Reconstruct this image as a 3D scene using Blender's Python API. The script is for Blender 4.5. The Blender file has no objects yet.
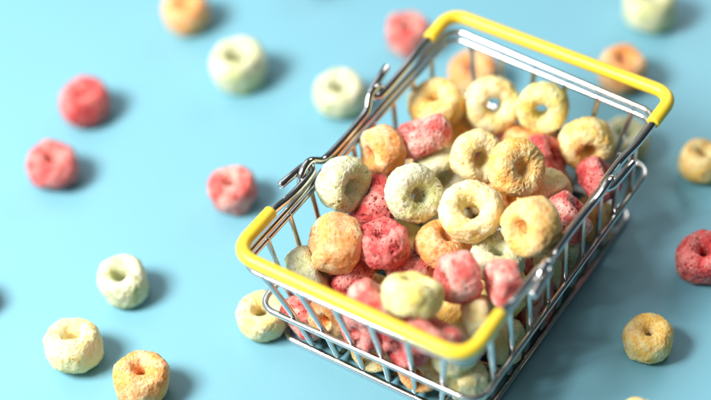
import bpy, bmesh, math, random
from mathutils import Vector, Matrix, Quaternion, noise

CM = 0.01                       # all lengths below are centimetres, the scene is in metres
scene = bpy.context.scene
COL = scene.collection

# ------------------------------------------------------------------ camera
cam_data = bpy.data.cameras.new('camera')
cam = bpy.data.objects.new('camera', cam_data); COL.objects.link(cam)
CAM_POS = Vector((17.1295, -25.7679, 35.8755))
CR = Vector((0.832795, 0.548183, -0.077126))
CU = Vector((-0.357501, 0.638943, 0.681135))
CF = Vector((-0.422665, 0.539673, -0.728085))
m = Matrix((CR, CU, -CF)).transposed().to_4x4()
m.translation = CAM_POS * CM
cam.matrix_world = m
cam_data.sensor_width = 36.0
cam_data.lens = 1900 / 711 * 36
cam_data.clip_start = 0.01
cam_data.clip_end = 20.0
cam_data.dof.use_dof = True
cam_data.dof.focus_distance = (-2.35 - CAM_POS.dot(CF)) * CM
cam_data.dof.aperture_fstop = 4.7
cam_data.dof.aperture_blades = 0
scene.camera = cam

# ------------------------------------------------------------------ soft studio surround
world = bpy.data.worlds.new('World'); scene.world = world
world.use_nodes = True
nt = world.node_tree
bg = nt.nodes['Background']
tc = nt.nodes.new('ShaderNodeTexCoord')
dotn = nt.nodes.new('ShaderNodeVectorMath'); dotn.operation = 'DOT_PRODUCT'
dotn.inputs[1].default_value = (-0.72, -0.42, 0.55)
nt.links.new(tc.outputs['Generated'], dotn.inputs[0])
wr = nt.nodes.new('ShaderNodeValToRGB')
wr.color_ramp.elements[0].position = 0.0; wr.color_ramp.elements[0].color = (0.015, 0.016, 0.018, 1)
wr.color_ramp.elements[1].position = 1.0; wr.color_ramp.elements[1].color = (0.95, 0.97, 1.0, 1)
e = wr.color_ramp.elements.new(0.62); e.color = (0.085, 0.09, 0.095, 1)
mp = nt.nodes.new('ShaderNodeMapRange'); mp.inputs[1].default_value = -1; mp.inputs[2].default_value = 1
nt.links.new(dotn.outputs['Value'], mp.inputs[0])
nt.links.new(mp.outputs[0], wr.inputs[0])
nt.links.new(wr.outputs[0], bg.inputs['Color'])
bg.inputs['Strength'].default_value = 0.72

# ------------------------------------------------------------------ lamps
def area(name, pos, target, w, h, power, color):
    d = bpy.data.lights.new(name, 'AREA'); d.shape = 'RECTANGLE'
    d.size = w * CM; d.size_y = h * CM; d.energy = power; d.color = color
    o = bpy.data.objects.new(name, d); COL.objects.link(o)
    o.location = Vector(pos) * CM
    o.rotation_euler = (Vector(target) - Vector(pos)).to_track_quat('-Z', 'Y').to_euler()
    return o
area('key_softbox', (-30, -33, 50), (-4, 0, 0), 24, 24, 9.0, (1.0, 0.96, 0.9))
area('added_sheen_lamp', (-26, 9, 25), (-9, -2, 0), 20, 20, .15, (0.97, 0.98, 1.0))  # no real window: lamp added to lay a pale sheen over the table's left
area('back_softbox', (-2, 55, 38), (0, 3, 2), 34, 20, .9, (1.0, 0.98, 0.96))

scene.view_settings.view_transform = 'Standard'
scene.view_settings.look = 'None'
scene.view_settings.exposure = 0.1
scene.view_settings.gamma = 1.0
scene.cycles.max_bounces = 10
scene.cycles.caustics_reflective = False

# ------------------------------------------------------------------ helpers
def srgb(r, g, b):
    def f(c):
        c /= 255
        return c / 12.92 if c <= .04045 else ((c + .055) / 1.055) ** 2.4
    return (f(r), f(g), f(b), 1)

def new_mat(name):
    mt = bpy.data.materials.new(name); mt.use_nodes = True
    return mt, mt.node_tree, mt.node_tree.nodes['Principled BSDF']

def rounded(points, radii, closed=False, n=8):
    """polyline with its corners replaced by smooth arcs"""
    pts = [Vector(p) for p in points]; out = []
    N = len(pts)
    if not hasattr(radii, '__len__'): radii = [radii] * N
    for i, p in enumerate(pts):
        if not closed and i in (0, N - 1):
            out.append(p); continue
        a = pts[i - 1]; b = pts[(i + 1) % N]
        ra = min(radii[i], (a - p).length * .49, (b - p).length * .49)
        if ra < 1e-4:
            out.append(p); continue
        A = p + (a - p).normalized() * ra; B = p + (b - p).normalized() * ra
        for k in range(n + 1):
            t = k / n
            out.append(A * (1 - t) ** 2 + p * 2 * t * (1 - t) + B * t * t)
    return out

def tube(bm, pts, rad, closed=False, seg=14, flat_caps=False):
    pts = [Vector(p) for p in pts]
    q = [pts[0]]
    for p in pts[1:]:
        if (p - q[-1]).length > 1e-4: q.append(p)
    if closed and (q[0] - q[-1]).length < 1e-4: q.pop()
    pts = q; N = len(pts)
    tan = []
    for i in range(N):
        if closed: t = (pts[(i + 1) % N] - pts[i - 1])
        else: t = pts[min(i + 1, N - 1)] - pts[max(i - 1, 0)]
        tan.append(t.normalized())
    ref = Vector((0, 0, 1)) if abs(tan[0].z) < .9 else Vector((1, 0, 0))
    nrm = tan[0].cross(ref).normalized()
    spec = []
    if not closed:       # rounded (or nearly flat, bevelled) ends
        prof = [(0.0, .0), (.55, .0), (.9, .12), (1, .3)] if flat_caps else [(0, 0), (.5, .134), (.866, .5), (1, 1)]
        for s, dz in prof: spec.append((0, s, -(1 - dz) * rad if not flat_caps else (dz - .3) * rad))
        for i in range(1, N - 1): spec.append((i, 1, 0))
        for s, dz in prof[::-1]: spec.append((N - 1, s, (1 - dz) * rad if not flat_caps else -(dz - .3) * rad))
    else:
        spec = [(i, 1, 0) for i in range(N)]
    frames = []
    for i in range(N):
        nrm = (nrm - tan[i] * nrm.dot(tan[i])).normalized()
        frames.append((nrm.copy(), tan[i].cross(nrm)))
    rings = []
    for i, s, dz in spec:
        c = pts[i] + tan[i] * dz
        a, b = frames[i]
        if s == 0:
            rings.append([bm.verts.new(c * CM)]); continue
        rings.append([bm.verts.new((c + (a * math.cos(k * math.tau / seg) + b * math.sin(k * math.tau / seg)) * rad * s) * CM) for k in range(seg)])
    pairs = list(zip(rings, rings[1:]))
    for A, B in pairs:
        for k in range(seg):
            k2 = (k + 1) % seg
            if len(A) == 1: bm.faces.new((A[0], B[k2], B[k]))
            elif len(B) == 1: bm.faces.new((A[k], A[k2], B[0]))
            else: bm.faces.new((A[k], A[k2], B[k2], B[k]))
    if closed:
        A, B = rings[-1], rings[0]
        a, b = frames[-1]
        off = min(range(seg), key=lambda o: (A[0].co - B[o].co).length)
        for k in range(seg):
            bm.faces.new((A[k], A[(k + 1) % seg], B[(k + 1 + off) % seg], B[(k + off) % seg]))

def obj(name, bm, mat, parent=None):
    me = bpy.data.meshes.new(name)
    bmesh.ops.recalc_face_normals(bm, faces=bm.faces)
    bm.to_mesh(me); bm.free()
    for p in me.polygons: p.use_smooth = True
    me.materials.append(mat)
    o = bpy.data.objects.new(name, me); COL.objects.link(o)
    if parent: o.parent = parent
    return o

# ------------------------------------------------------------------ materials
def chrome_mat():
    mt, t, b = new_mat('polished_chrome_wire')
    b.inputs['Base Color'].default_value = (.62, .62, .62, 1)
    b.inputs['Metallic'].default_value = 1
    n = t.nodes.new('ShaderNodeTexNoise'); n.inputs['Scale'].default_value = 700; n.inputs['Detail'].default_value = 4
    c = t.nodes.new('ShaderNodeTexCoord'); t.links.new(c.outputs['Object'], n.inputs['Vector'])
    r = t.nodes.new('ShaderNodeMapRange'); r.inputs[3].default_value = .07; r.inputs[4].default_value = .2
    t.links.new(n.outputs['Fac'], r.inputs[0]); t.links.new(r.outputs[0], b.inputs['Roughness'])
    bp = t.nodes.new('ShaderNodeBump'); bp.inputs['Strength'].default_value = .06; bp.inputs['Distance'].default_value = .0004
    t.links.new(n.outputs['Fac'], bp.inputs['Height']); t.links.new(bp.outputs[0], b.inputs['Normal'])
    return mt
CHROME = chrome_mat()

def grip_mat():
    mt, t, b = new_mat('yellow_plastic_sleeve')
    c = t.nodes.new('ShaderNodeTexCoord')
    n = t.nodes.new('ShaderNodeTexNoise'); n.inputs['Scale'].default_value = 160; n.inputs['Detail'].default_value = 5
    t.links.new(c.outputs['Object'], n.inputs['Vector'])
    mx = t.nodes.new('ShaderNodeMix'); mx.data_type = 'RGBA'
    mx.inputs[6].default_value = srgb(236, 202, 48); mx.inputs[7].default_value = srgb(241, 209, 62)
    t.links.new(n.outputs['Fac'], mx.inputs[0]); t.links.new(mx.outputs[2], b.inputs['Base Color'])
    b.inputs['Roughness'].default_value = .38
    b.inputs['Subsurface Weight'].default_value = .1
    b.inputs['Subsurface Radius'].default_value = (.0012, .0008, .0002)
    n2 = t.nodes.new('ShaderNodeTexNoise'); n2.inputs['Scale'].default_value = 900
    t.links.new(c.outputs['Object'], n2.inputs['Vector'])
    bp = t.nodes.new('ShaderNodeBump'); bp.inputs['Strength'].default_value = .12; bp.inputs['Distance'].default_value = .0002
    t.links.new(n2.outputs['Fac'], bp.inputs['Height']); t.links.new(bp.outputs[0], b.inputs['Normal'])
    return mt
GRIP = grip_mat()

def table_mat():
    mt, t, b = new_mat('satin_blue_board')
    c = t.nodes.new('ShaderNodeTexCoord')
    n = t.nodes.new('ShaderNodeTexNoise'); n.inputs['Scale'].default_value = 9; n.inputs['Detail'].default_value = 6
    t.links.new(c.outputs['Object'], n.inputs['Vector'])
    mx = t.nodes.new('ShaderNodeMix'); mx.data_type = 'RGBA'
    mx.inputs[6].default_value = srgb(110, 167, 186); mx.inputs[7].default_value = srgb(116, 173, 191)
    t.links.new(n.outputs['Fac'], mx.inputs[0]); t.links.new(mx.outputs[2], b.inputs['Base Color'])
    b.inputs['Roughness'].default_value = .4
    n2 = t.nodes.new('ShaderNodeTexNoise'); n2.inputs['Scale'].default_value = 1500; n2.inputs['Detail'].default_value = 3
    t.links.new(c.outputs['Object'], n2.inputs['Vector'])
    bp = t.nodes.new('ShaderNodeBump'); bp.inputs['Strength'].default_value = .1; bp.inputs['Distance'].default_value = .0003
    t.links.new(n2.outputs['Fac'], bp.inputs['Height']); t.links.new(bp.outputs[0], b.inputs['Normal'])
    return mt

def cereal_mat(name, crust, body, pit, bias=.5, pores=.3, pit_mix=.6):
    """baked puffed dough: pale sugar crust over the coloured body, deeper colour inside the pores"""
    mt, t, b = new_mat(name)
    L = t.links.new
    c = t.nodes.new('ShaderNodeTexCoord')
    oi = t.nodes.new('ShaderNodeObjectInfo')
    off = t.nodes.new('ShaderNodeVectorMath'); off.operation = 'MULTIPLY_ADD'
    cmb = t.nodes.new('ShaderNodeCombineXYZ')
    for k in range(3): L(oi.outputs['Random'], cmb.inputs[k])
    off.inputs[1].default_value = (.5, .5, .5); L(cmb.outputs[0], off.inputs[0]); L(c.outputs['Object'], off.inputs[2])
    n1 = t.nodes.new('ShaderNodeTexNoise'); n1.inputs['Scale'].default_value = 210; n1.inputs['Detail'].default_value = 7; n1.inputs['Roughness'].default_value = .62
    L(off.outputs[0], n1.inputs['Vector'])
    r1 = t.nodes.new('ShaderNodeMapRange'); r1.inputs[1].default_value = bias - .1; r1.inputs[2].default_value = bias + .1
    L(n1.outputs['Fac'], r1.inputs[0])
    m1 = t.nodes.new('ShaderNodeMix'); m1.data_type = 'RGBA'
    m1.inputs[6].default_value = crust; m1.inputs[7].default_value = body
    L(r1.outputs[0], m1.inputs[0])
    # blotches of deeper colour
    n2 = t.nodes.new('ShaderNodeTexNoise'); n2.inputs['Scale'].default_value = 430; n2.inputs['Detail'].default_value = 5; n2.inputs['Roughness'].default_value = .6
    L(off.outputs[0], n2.inputs['Vector'])
    r2 = t.nodes.new('ShaderNodeMapRange'); r2.inputs[1].default_value = .55; r2.inputs[2].default_value = .72; r2.inputs[4].default_value = .6
    L(n2.outputs['Fac'], r2.inputs[0])
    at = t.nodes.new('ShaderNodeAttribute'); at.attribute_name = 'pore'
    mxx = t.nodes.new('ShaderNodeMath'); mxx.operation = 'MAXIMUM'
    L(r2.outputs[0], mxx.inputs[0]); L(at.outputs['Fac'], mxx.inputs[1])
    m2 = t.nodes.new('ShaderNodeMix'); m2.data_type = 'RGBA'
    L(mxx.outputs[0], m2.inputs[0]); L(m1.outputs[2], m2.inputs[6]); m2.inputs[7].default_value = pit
    # fine open pores: small pits with the deeper colour inside them
    wv = t.nodes.new('ShaderNodeTexNoise'); wv.inputs['Scale'].default_value = 600; wv.inputs['Detail'].default_value = 3
    L(off.outputs[0], wv.inputs['Vector'])
    wa = t.nodes.new('ShaderNodeVectorMath'); wa.operation = 'MULTIPLY_ADD'; wa.inputs[1].default_value = (.0011, .0011, .0011)
    L(wv.outputs['Color'], wa.inputs[0]); L(off.outputs[0], wa.inputs[2])
    pv = t.nodes.new('ShaderNodeTexVoronoi'); pv.inputs['Scale'].default_value = 1600
    L(wa.outputs[0], pv.inputs['Vector'])
    sep = t.nodes.new('ShaderNodeSeparateColor'); L(pv.outputs['Color'], sep.inputs[0])
    rad = t.nodes.new('ShaderNodeMapRange'); rad.inputs[1].default_value = 1 - pores; rad.inputs[3].default_value = .02; rad.inputs[4].default_value = .62
    L(sep.outputs[0], rad.inputs[0])
    dv = t.nodes.new('ShaderNodeMath'); dv.operation = 'DIVIDE'
    L(pv.outputs['Distance'], dv.inputs[0]); L(rad.outputs[0], dv.inputs[1])
    hole = t.nodes.new('ShaderNodeMapRange'); hole.interpolation_type = 'SMOOTHSTEP'
    hole.inputs[1].default_value = .45; hole.inputs[2].default_value = 1.0; hole.inputs[3].default_value = 1; hole.inputs[4].default_value = 0
    L(dv.outputs[0], hole.inputs[0])
    hc = t.nodes.new('ShaderNodeMath'); hc.operation = 'MULTIPLY'; hc.inputs[1].default_value = pit_mix
    L(hole.outputs[0], hc.inputs[0])
    m3 = t.nodes.new('ShaderNodeMix'); m3.data_type = 'RGBA'
    L(hc.outputs[0], m3.inputs[0]); L(m2.outputs[2], m3.inputs[6]); m3.inputs[7].default_value = pit
    m2 = m3
    # sugar grains
    v = t.nodes.new('ShaderNodeTexVoronoi'); v.inputs['Scale'].default_value = 2600
    L(off.outputs[0], v.inputs['Vector'])
    n3 = t.nodes.new('ShaderNodeTexNoise'); n3.inputs['Scale'].default_value = 1800; n3.inputs['Detail'].default_value = 6; n3.inputs['Roughness'].default_value = .75
    L(off.outputs[0], n3.inputs['Vector'])
    hsub = t.nodes.new('ShaderNodeMath'); hsub.operation = 'SUBTRACT'
    L(n3.outputs['Fac'], hsub.inputs[0]); L(hole.outputs[0], hsub.inputs[1])
    # brightness jitter between ring and ring
    hsv = t.nodes.new('ShaderNodeHueSaturation')
    rv = t.nodes.new('ShaderNodeMapRange'); rv.inputs[3].default_value = .96; rv.inputs[4].default_value = 1.06
    L(oi.outputs['Random'], rv.inputs[0]); L(rv.outputs[0], hsv.inputs['Value'])
    L(m2.outputs[2], hsv.inputs['Color']); L(hsv.outputs[0], b.inputs['Base Color'])
    b.inputs['Roughness'].default_value = .62
    b.inputs['Specular IOR Level'].default_value = .35
    b.inputs['Subsurface Weight'].default_value = .32
    b.inputs['Subsurface Radius'].default_value = (.0016, .0009, .0005)
    b.inputs['Subsurface Scale'].default_value = 1.0
    bp = t.nodes.new('ShaderNodeBump'); bp.inputs['Strength'].default_value = .65; bp.inputs['Distance'].default_value = .0008
    bp2 = t.nodes.new('ShaderNodeBump'); bp2.inputs['Strength'].default_value = .4; bp2.inputs['Distance'].default_value = .0004
    L(hsub.outputs[0], bp.inputs['Height']); L(v.outputs['Distance'], bp2.inputs['Height'])
    L(bp.outputs[0], bp2.inputs['Normal']); L(bp2.outputs[0], b.inputs['Normal'])
    return mt

MATS = {
 'red':    cereal_mat('red_cereal', srgb(241, 162, 154), srgb(223, 82, 82), srgb(146, 12, 26), .48, .6, .9),
 'pink':   cereal_mat('pink_cereal', srgb(249, 196, 184), srgb(238, 106, 100), srgb(186, 22, 38), .5, .55, .9),
 'orange': cereal_mat('orange_cereal', srgb(255, 216, 168), srgb(255, 172, 96), srgb(255, 128, 36), .47, .35, .5),
 'peach':  cereal_mat('peach_cereal', srgb(255, 228, 170), srgb(255, 196, 106), srgb(255, 148, 40), .5, .35, .55),
 'cream':  cereal_mat('cream_cereal', srgb(254, 243, 198), srgb(252, 228, 146), srgb(244, 178, 50), .53, .28, .6),
 'gold':   cereal_mat('golden_cereal', srgb(255, 236, 178), srgb(255, 206, 108), srgb(255, 152, 38), .5, .3, .55),
 'yellow': cereal_mat('yellow_cereal', srgb(250, 243, 184), srgb(243, 229, 126), srgb(222, 180, 44), .5, .28, .6),
 'green':  cereal_mat('green_cereal', srgb(232, 232, 204), srgb(210, 215, 156), srgb(150, 162, 70), .52, .28, .6),
}

# ------------------------------------------------------------------ table
bm = bmesh.new()
S = 1.5
vs = [bm.verts.new(p) for p in ((-S, -S, 0), (S, -S, 0), (S, S, 0), (-S, S, 0))]
bm.faces.new(vs)
tb = obj('ground', bm, table_mat()); tb['kind'] = 'structure'; tb['label'] = 'plain satin light blue tabletop'

# ------------------------------------------------------------------ wire basket
root = bpy.data.objects.new('wire_basket', None); COL.objects.link(root)
root['label'] = 'small chrome wire shopping basket with yellow handle grips heaped with cereal rings'
root['category'] = 'basket'

def ring_pts(corners, z, ra):
    return rounded([(x, y, z) for x, y in corners], ra, closed=True, n=10)
RIM = [(-3.1, -4.50), (2.98, -4.42), (3.0, 4.43), (-2.99, 4.70)]
LOW = [(-3.08, -4.46), (2.95, -4.38), (2.95, 4.36), (-2.94, 4.62)]
MID = [(-2.98, -4.27), (3.03, -4.16), (3.0, 4.22), (-2.95, 4.25)]
BOT = [(-2.77, -3.88), (2.76, -3.86), (2.72, 3.82), (-2.7, 3.84)]
ZR, ZL, ZM, ZB = 3.2, 3.0, 1.47, .09
bm = bmesh.new(); tube(bm, ring_pts(RIM, ZR, .42), .072, True); obj('rim_wire', bm, CHROME, root)
bm = bmesh.new(); tube(bm, ring_pts(LOW, ZL, .40), .062, True); obj('rim_wire', bm, CHROME, root)
bm = bmesh.new(); tube(bm, ring_pts(MID, ZM, .48), .078, True); obj('side_hoop', bm, CHROME, root)
bm = bmesh.new(); tube(bm, ring_pts(BOT, ZB, .42), .078, True); obj('base_hoop', bm, CHROME, root)

def lerp(a, b, t): return a + (b - a) * t
def edge_pt(q, side, f):
    """point on one side of a four-cornered hoop; f runs -1..1 along it"""
    t = (f + 1) / 2
    a, b = {'near': (0, 1), 'far': (3, 2), 'left': (0, 3), 'right': (1, 2)}[side]
    return Vector((lerp(q[a][0], q[b][0], t), lerp(q[a][1], q[b][1], t), 0))
def cage_wire(sA, sB, fr, inward, zf, rad):
    p = []
    for q, z, f, ins in ((LOW, ZL - .0, fr[0], .0), (MID, ZM, fr[1], .115), (BOT, zf, fr[2], .03)):
        a = edge_pt(q, sA, f) + inward * ins; a.z = z; p.append(a)
    r = []
    for q, z, f, ins in ((BOT, zf, fr[2], .03), (MID, ZM, fr[1], .115), (LOW, ZL - .0, fr[0], .0)):
        a = edge_pt(q, sB, f) - inward * ins; a.z = z; r.append(a)
    bm = bmesh.new(); tube(bm, rounded(p + r, [0, .15, .2, .2, .15, 0]), rad)
    obj('cage_wire', bm, CHROME, root)
for k in range(6):
    f = (k - 2.5) / 2.5
    cage_wire('near', 'far', (f * .80, f * .675, f * .655), Vector((0, 1, 0)), .215, .074)
for k in range(9):
    f = (k - 4) / 4
    cage_wire('left', 'right', (f * .785, f * .79, f * .80), Vector((1, 0, 0)), .325, .074)

# link rods lying on the rim, hooked into the eyes of both handles
for s in (-1, 1):
    half = [(3.10, 0, 3.345), (3.12, .75, 3.35), (3.14, 1.0, 3.38), (3.22, 1.17, 3.52), (3.25, 1.36, 3.65),
            (3.24, 1.60, 3.62), (3.23, 1.76, 3.50), (3.22, 1.82, 3.32)]
    pts = [(s * x, -y, z) for x, y, z in half[::-1]] + [(s * x, y, z) for x, y, z in half[1:]]
    bm = bmesh.new(); tube(bm, rounded(pts, .2, n=5), .096, flat_caps=True); obj('link_rod', bm, CHROME, root)

# the two folded-down handles: wire with a hairpin eye at each end, yellow sleeve along the middle
def handle(e, xl, xr, yg, ya):
    zg = 3.58
    left = [(-3.42, e * 2.33, 3.60), (-3.37, e * 1.75, 3.55), (-3.34, e * 1.48, 3.53), (-3.22, e * 1.36, 3.50), (-3.10, e * 1.46, 3.45), (-3.08, e * 1.75, 3.44), (-3.08, e * 2.4, 3.46), (xl, e * 3.0, 3.56), (xl, e * ya, zg)]
    right = [(-x if x != xl else xr, y, z) for x, y, z in left]
    rr = [0, .2, .2, .2, .2, .2, .5, .4, 0]
    grip_l = [(xl, e * ya, zg), (xl - .02, e * (yg - .02), zg)]
    grip_r = [(xr, e * ya, zg), (xr + .02, e * (yg - .02), zg)]
    path = rounded(left[:-1] + [grip_l[1], grip_r[1]] + right[:-1][::-1], rr[:-1] + [.55, .55] + rr[:-1][::-1], n=8)
    bm = bmesh.new(); tube(bm, path, .1, flat_caps=True); h = obj('handle', bm, CHROME, root)
    bm = bmesh.new()
    tube(bm, rounded([grip_l[0], grip_l[1], grip_r[1], grip_r[0]], [0, .62, .62, 0], n=14), .165, seg=24, flat_caps=True)
    obj('grip', bm, GRIP, h)
handle(-1, -3.14, 3.06, 4.60, 3.12)
handle(1, -3.05, 3.22, 4.86, 3.78)

# ------------------------------------------------------------------ cereal ring shapes
def ring_mesh(name, seed, R, rr, rz, lump, pore_n, pore_d, nu=150, nv=76):
    rnd = random.Random(seed)
    o1 = Vector((rnd.uniform(-50, 50), rnd.uniform(-50, 50), rnd.uniform(-50, 50)))
    ex, ey, sk = 1 + rnd.uniform(-.06, .06), 1 + rnd.uniform(-.06, .06), rnd.uniform(-.12, .12)
    bm = bmesh.new(); P = []; vv = []
    for i in range(nu):
        a = math.tau * i / nu
        ca, sa = math.cos(a), math.sin(a)
        row = []
        w = 1 + .09 * noise.noise(Vector((ca * 1.3, sa * 1.3, seed * 3.7)))
        for j in range(nv):
            b = math.tau * j / nv
            cb, sb = math.cos(b), math.sin(b)
            pw = .82
            x = math.copysign(abs(cb) ** pw, cb) * rr * w
            z = math.copysign(abs(sb) ** pw, sb) * rz * w
            p = Vector(((R + x) * ca * ex, (R + x) * sa * ey, z + sk * R * ca * .5))
            n = Vector((cb * ca / rr, cb * sa / rr, sb / rz)).normalized()
            q = p + o1
            d = noise.noise(q * 1.9) * lump + noise.noise(q * 4.3) * lump * .36 + noise.noise(q * 9.0) * .018 + noise.noise(q * 17) * .016
            # pores: shallow craters, clustered
            pore = 0.0
            for sc_, dep, th in ((5.6, 1.0, .46), (9.5, .6, .5)):
                dist, pt = noise.voronoi(q * sc_ + Vector((noise.noise(q * 8), noise.noise(q * 8 + Vector((9, 0, 0))), 0)) * .5)
                pick = noise.cell(Vector(pt[0]) * 37.7 + o1)
                pick = abs(pick) % 1.0
                if pick < pore_n:
                    r = .16 + .26 * pick / max(pore_n, .01)
                    t = max(0.0, 1 - dist[0] / r)
                    t = t * t * (3 - 2 * t)
                    d -= pore_d * dep * t
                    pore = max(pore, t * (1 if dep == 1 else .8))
            p = p + n * d
            row.append(bm.verts.new(p * CM)); P.append(pore)
        vv.append(row)
    for i in range(nu):
        for j in range(nv):
            bm.faces.new((vv[i][j], vv[(i + 1) % nu][j], vv[(i + 1) % nu][(j + 1) % nv], vv[i][(j + 1) % nv]))
    me = bpy.data.meshes.new(name)
    bmesh.ops.recalc_face_normals(bm, faces=bm.faces)
    bm.to_mesh(me); bm.free()
    for p in me.polygons: p.use_smooth = True
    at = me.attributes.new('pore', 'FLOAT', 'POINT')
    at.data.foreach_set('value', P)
    me.materials.append(MATS['cream'])
    return me
SMOOTH = [ring_mesh('cereal_ring', 11 + k, .445 + .012 * (k % 3), .265 + .012 * (k % 2), .41 + .03 * (k % 3 - 1), .06, .26, .03) for k in range(6)]
POROUS = [ring_mesh('cereal_ring', 41 + k, .415, .29 + .01 * (k % 2), .44 + .03 * (k % 3 - 1), .085, .62, .09) for k in range(5)]
CRUSTY = [ring_mesh('cereal_ring', 71 + k, .415, .29, .43 + .03 * (k % 3 - 1), .06, .32, .04) for k in range(5)]
SHAPES = {'cream': SMOOTH, 'yellow': SMOOTH, 'green': SMOOTH, 'red': POROUS, 'pink': POROUS, 'orange': CRUSTY, 'gold': CRUSTY, 'peach': CRUSTY}
count = {}
def cereal(kind, x, y, z, axis, size, label, group, spin, tall=1.0):
    sh = SHAPES[kind]; k = count.get(kind, 0); count[kind] = k + 1
    o = bpy.data.objects.new('cereal_ring', sh[k % len(sh)])
    COL.objects.link(o)
    o.material_slots[0].link = 'OBJECT'; o.material_slots[0].material = MATS[kind]
    q = Vector(axis).to_track_quat('Z', 'Y') @ Quaternion((0, 0, 1), spin)
    o.rotation_mode = 'QUATERNION'; o.rotation_quaternion = q
    rn = random.Random(len(bpy.data.objects))
    o.scale = (size * rn.uniform(.96, 1.04), size * rn.uniform(.96, 1.04), size * rn.uniform(.95, 1.05) * tall)
    o.location = (x * CM, y * CM, z * CM)
    o['label'] = label; o['category'] = 'cereal'; o['group'] = group
    return o

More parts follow.
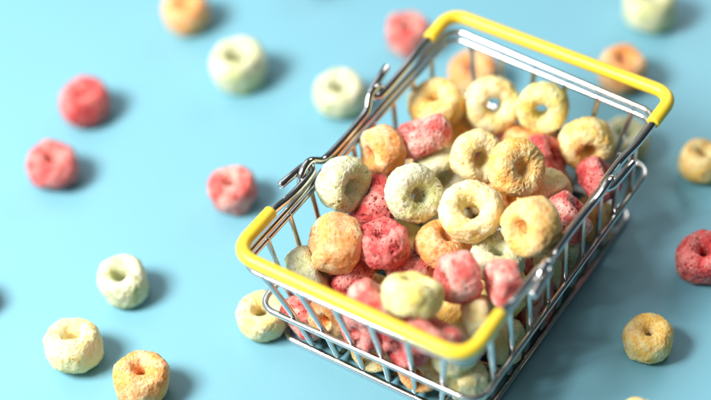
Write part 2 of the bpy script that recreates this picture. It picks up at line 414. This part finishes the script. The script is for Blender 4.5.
# ------------------------------------------------------------------ cereal in the basket
PILE = [  # kind, x, y, z, axis, size, label
 ('gold', -2.283, 2.747, 2.477, (-0.101, -0.125, 0.987), 1.003, 'orange-yellow ring leaning near the far left corner of the basket, hole facing up'),
 ('cream', -1.089, 3.517, 2.396, (0.626, -0.600, 0.498), 1.012, 'big cream ring standing face on at the back of the pile, below the far rim'),
 ('yellow', 0.175, 3.805, 2.617, (0.471, -0.817, 0.334), 0.917, 'pale yellow-green ring at the back of the pile, under the far rim'),
 ('orange', -0.012, 3.506, 1.612, (-0.191, 0.416, 0.889), 0.931, 'orange ring edge showing behind the dark red ring, under the pale yellow-green one'),
 ('red', 0.821, 2.733, 2.038, (0.783, 0.366, 0.503), 0.883, 'dark red ring tucked between the raised peach ring and the golden ring'),
 ('gold', 1.506, 3.641, 2.126, (0.597, -0.788, 0.152), 0.980, 'golden ring at the far right of the pile, its dimple facing the viewer'),
 ('cream', -0.331, 1.489, 2.680, (0.754, -0.372, 0.541), 0.928, 'cream ring overlapped at its right by the raised peach ring in the middle'),
 ('peach', 0.956, 1.218, 3.186, (0.794, -0.306, 0.525), 0.974, 'pale peach ring highest in the middle of the pile, with an orange hole'),
 ('cream', 0.700, -0.478, 3.111, (0.134, -0.325, 0.936), 1.006, 'cream ring with a golden hole at the centre of the pile, below the peach one'),
 ('peach', 2.243, -0.338, 3.283, (-0.309, -0.845, 0.436), 1.049, 'large orange-yellow ring on its side by the right edge of the pile, hole facing left'),
 ('green', -0.833, -0.608, 3.048, (0.808, -0.154, 0.569), 1.016, 'large pale green ring with a brown oval hole, topmost at the left of the pile'),
 ('green', -2.481, -1.126, 3.028, (0.965, -0.120, 0.234), 0.997, 'pale speckled green ring against the left rim beside the handle hook'),
 ('orange', -2.329, 0.367, 2.878, (-0.385, -0.901, 0.200), 0.912, 'orange ring on its side under the left rim, left of the pink crumbly one'),
 ('pink', -1.742, 1.269, 2.873, (-0.544, 0.196, 0.816), 0.968, 'crumbly pink ring on its side with red pores, at the upper left of the pile'),
 ('green', -1.207, 1.107, 2.040, (0.800, -0.588, 0.121), 0.935, 'pale green ring half hidden behind the large pale green one, hole partly seen'),
 ('red', -1.898, -0.747, 2.279, (-0.701, -0.330, 0.632), 0.960, 'porous raspberry red ring wedged between the two pale green rings at left'),
 ('orange', -1.824, -2.529, 2.615, (-0.746, -0.571, 0.342), 1.065, 'big orange barrel shaped ring on its side at the left front of the pile'),
 ('red', -0.816, -1.987, 2.637, (-0.164, 0.128, 0.978), 0.895, 'dark pink ring with deep red pores, right of the big orange barrel shaped ring'),
 ('orange', 0.247, -1.205, 2.415, (0.362, 0.486, 0.795), 0.897, 'small orange ring in the middle front, between the red ring and the cream ring'),
 ('pink', -0.262, -1.660, 1.836, (-0.191, 0.416, 0.889), 0.867, 'pink edge of a ring showing just above the yellow-green block shaped ring'),
 ('green', -2.263, -3.152, 1.927, (0.618, 0.665, 0.419), 0.836, 'small pale green ring on its edge behind the near grip at left'),
 ('yellow', 0.983, -3.468, 3.365, (-0.145, 0.581, 0.801), 0.986, 'yellow-green block shaped ring on its side above the middle of the near grip'),
 ('pink', 1.417, -2.238, 2.932, (-0.524, -0.838, 0.153), 0.836, 'left one of the two pink rings standing side by side near the right front corner'),
 ('pink', 2.396, -1.892, 2.930, (-0.662, -0.721, 0.205), 0.831, 'right one of the two pink rings standing side by side, against the right rim'),
 ('green', 1.585, -0.792, 2.326, (-0.002, 0.143, 0.990), 0.894, 'pale green ring peeking out behind the two pink rings at the right front'),
 ('pink', 2.280, 1.207, 2.159, (0.519, 0.623, 0.585), 0.965, 'rosy red ring dusted with white sugar, against the right rim by the hook'),
 ('red', 2.294, 2.846, 2.000, (0.549, 0.525, 0.651), 0.859, 'red ring partly hidden by the right rim, in front of the far right corner'),
 ('cream', 1.374, 1.750, 2.013, (0.879, -0.451, -0.157), 0.922, 'creamy peach ring lying under the raised peach ring, left of the sugared rosy one'),
 ('orange', 0.356, 1.368, 1.692, (0.910, 0.073, 0.409), 0.866, 'deep orange ring glimpsed in the gap below the raised peach ring'),
 ('peach', -1.916, 3.071, 1.542, (0.681, 0.418, 0.601), 0.901, 'golden ring in the gap between the crumbly pink ring and the far left one'),
 ('cream', 2.115, -2.496, 2.144, (0.724, 0.629, 0.284), 0.774, 'pale cream ring on its edge under the two pink rings, beside the near grip end'),
 ('gold', 1.117, -1.993, 1.346, (0.304, 0.447, 0.841), 0.792, 'shaded golden ring in the gap left of the pale cream one near the grip'),
 ('pink', 1.659, -3.800, 2.670, (0.213, 0.660, 0.721), 0.869, 'coral red ring under the yellow-green block, behind the near grip'),
 ('cream', 1.857, -3.296, 1.714, (-0.417, -0.028, 0.908), 0.774, 'cream ring tucked right behind the bend of the near grip'),
 ('cream', 2.182, -3.303, 0.858, (-0.476, -0.874, 0.098), 0.909, 'large cream ring low in the near right corner, below the bend of the near grip'),
 ('pink', 0.089, -3.721, 2.721, (0.245, 0.593, 0.767), 0.886, 'coral ring just left of the yellow-green block, behind the near grip'),
 ('red', -1.405, -2.582, 1.683, (-0.671, -0.193, 0.716), 0.835, 'dark red ring behind the near grip, right of the small pale green one'),
 ('orange', -1.912, -1.612, 0.707, (0.868, 0.294, 0.401), 0.814, 'orange ring deep in the gap under the big orange barrel shaped ring'),
 ('pink', -2.205, -2.613, 0.759, (0.335, -0.895, 0.294), 0.843, 'pale pink ring low at the left end of the near wire wall'),
 ('orange', -1.329, -3.648, 1.424, (0.007, -0.953, 0.304), 0.802, 'bright orange ring behind the near wire wall, second from the left'),
 ('pink', -0.286, -3.749, 1.720, (-0.220, -0.974, 0.047), 0.826, 'pale pink ring in the middle of the near wire wall under the grip'),
 ('red', 0.888, -3.706, 1.861, (-0.304, -0.921, 0.245), 0.853, 'red ring behind the near wire wall, right of its middle'),
 ('red', 1.043, -2.890, 0.689, (0.057, -0.943, 0.328), 0.787, 'red ring low behind the near wire wall, left of the cream corner one'),
 ('cream', 2.390, -1.823, 0.786, (0.983, 0.157, 0.096), 0.822, 'cream ring behind the right wire wall nearest the viewer'),
 ('pink', 2.339, -0.444, 0.707, (0.971, 0.018, 0.237), 0.831, 'pink ring low behind the right wire wall, beside the near hook'),
 ('green', 2.314, 0.783, 0.949, (0.939, -0.165, 0.301), 0.880, 'pale green ring low behind the middle of the right wire wall'),
 ('peach', 2.290, 2.648, 0.740, (0.927, 0.323, 0.193), 0.864, 'peach ring low behind the right wire wall, beside the far hook'),
 ('pink', -2.229, -3.582, 0.730, (-0.164, -0.961, -0.222), 0.814, 'pale pink ring at the basket floor by the near left corner'),
 ('peach', -1.294, -3.121, 0.756, (-0.105, -0.907, 0.408), 0.806, 'peach ring at the basket floor behind the middle of the near wire wall'),
 ('orange', 1.063, -3.500, 0.808, (0.101, -0.932, 0.348), 0.790, 'orange ring at the basket floor behind the near wire wall, rightmost of the floor row'),
 ('peach', -0.275, -3.452, 0.681, (0.193, -0.887, 0.420), 0.798, 'golden ring at the basket floor behind the right half of the near wire wall'),
]
BURIED = [  # lower layer that carries the pile
 ('peach', 1.398, 1.160, 0.794, (0.673, 0.670, 0.313), 0.989),
 ('red', 0.743, -0.960, 0.766, (-0.047, 0.912, 0.408), 0.947),
 ('orange', 0.564, 3.223, 0.561, (0.117, -0.013, 0.993), 0.983),
 ('cream', 0.292, -2.000, 0.597, (-0.280, -0.117, 0.953), 0.952),
 ('green', -2.127, -0.192, 0.668, (0.049, -0.415, 0.909), 0.968),
 ('pink', -0.875, 3.305, 0.783, (-0.725, -0.671, -0.158), 0.979),
 ('yellow', -1.250, -0.589, 0.755, (0.937, -0.349, 0.028), 0.960),
 ('orange', -2.270, 2.313, 0.770, (-0.937, 0.347, -0.045), 0.975),
 ('peach', -1.352, 2.253, 0.780, (-0.892, 0.431, -0.138), 0.976),
 ('red', 1.542, -1.947, 0.638, (-0.503, -0.011, 0.864), 0.920),
 ('orange', 0.566, 2.095, 0.753, (-0.038, 0.940, 0.339), 0.923),
 ('cream', -0.972, -2.307, 0.757, (-0.533, -0.777, 0.336), 0.932),
 ('green', -0.709, 0.646, 0.704, (-0.508, 0.382, 0.772), 0.937),
 ('pink', 1.370, -0.023, 0.750, (-0.483, -0.729, 0.485), 0.936),
 ('yellow', 1.762, -1.018, 1.449, (0.136, -0.324, 0.936), 0.924),
 ('orange', 0.351, 0.089, 0.765, (0.930, 0.234, -0.282), 0.937),
 ('peach', -0.346, 1.940, 0.764, (0.980, 0.197, 0.033), 0.968),
 ('red', -0.365, -0.895, 0.799, (0.920, 0.018, 0.390), 0.991),
 ('orange', 0.147, -2.588, 1.315, (-0.402, -0.630, 0.665), 0.948),
 ('cream', -1.885, 1.066, 0.707, (0.591, -0.180, 0.786), 0.949),
]
LOOSE = [  # kind, x, y, size, label
 ('orange', -11.66, 4.23, 0.99, 'orange ring cut by the top edge at upper left, blurred'),
 ('green', -8.95, 3.06, 1.02, 'pale grey-green ring lying alone right below the orange one at upper left'),
 ('red', -11.92, -0.11, 0.95, 'upper one of the two red rings at the left of the blue table'),
 ('red', -11.12, -2.44, 0.92, 'lower one of the two red rings at the left of the blue table'),
 ('pink', -6.40, -0.80, 0.92, 'pink ring lying on the table left of the basket hook'),
 ('green', -5.94, 3.53, 0.96, 'blurred pale green ring on the table beside the upper left side of the basket'),
 ('green', -6.98, -4.69, 0.90, 'pale yellow-green ring lying alone on the table at lower left'),
 ('cream', -6.70, -6.95, 0.92, 'cream yellow ring near the lower left corner, left of the orange one'),
 ('orange', -4.63, -6.95, 0.94, 'bright orange ring at the bottom edge, lower left of the basket'),
 ('cream', -3.31, -3.86, 0.88, 'cream yellow ring partly behind the near left corner of the basket'),
 ('green', -0.23, 10.53, 0.99, 'pale green ring cut by the top edge at upper right, blurred'),
 ('gold', 3.61, 5.96, 0.89, 'golden ring cut by the right edge, the upper one of the pair'),
 ('red', 5.11, 2.98, 0.91, 'red ring cut by the right edge, below the golden one'),
 ('gold', 5.08, 0.15, 0.81, 'golden cream ring lying alone on the table right of the basket'),
 ('orange', -3.21, 5.96, 0.94, 'blurred orange ring on the table seen through the far wire wall'),
 ('green', 1.54, 5.71, 0.90, 'blurred pale green ring on the table behind the far right basket corner'),
 ('orange', 0.26, 7.95, 0.94, 'blurred orange ring on the table behind the far yellow grip'),
 ('pink', -5.56, 6.38, 0.93, 'blurred pink ring on the table left of the far grip'),
 ('red', -10.25, -7.10, 0.90, 'cereal ring outside the left edge, only its shadow in view'),
 ('pink', -9.30, 7.55, 0.96, 'pink ring at the top edge, almost out of view'),
 ('cream', 5.97, -2.09, 0.79, 'cream ring at the bottom edge, only its top in view'),
]
for i, (kind, x, y, z, ax, sz, lab) in enumerate(PILE):
    cereal(kind, x, y, z, ax, sz, lab, 'cereal rings heaped in the basket', i * 2.4)
for i, (kind, x, y, z, ax, sz) in enumerate(BURIED):
    cereal(kind, x, y, z, ax, sz, 'cereal ring buried at the bottom of the heap, hidden by the rings above', 'cereal rings buried in the heap', i * 1.7)
random.seed(4)
for i, (kind, x, y, sz, lab) in enumerate(LOOSE):
    o = cereal(kind, x, y, 1, (random.uniform(-.12, .12), random.uniform(-.12, .12), 1), sz, lab, 'cereal rings scattered on the table', i * 1.9, 1.12)
    R = o.rotation_quaternion.to_matrix()
    zmin = min((R @ Vector(a * b for a, b in zip(v.co, o.scale))).z for v in o.data.vertices)
    o.location.z = -zmin - .0001
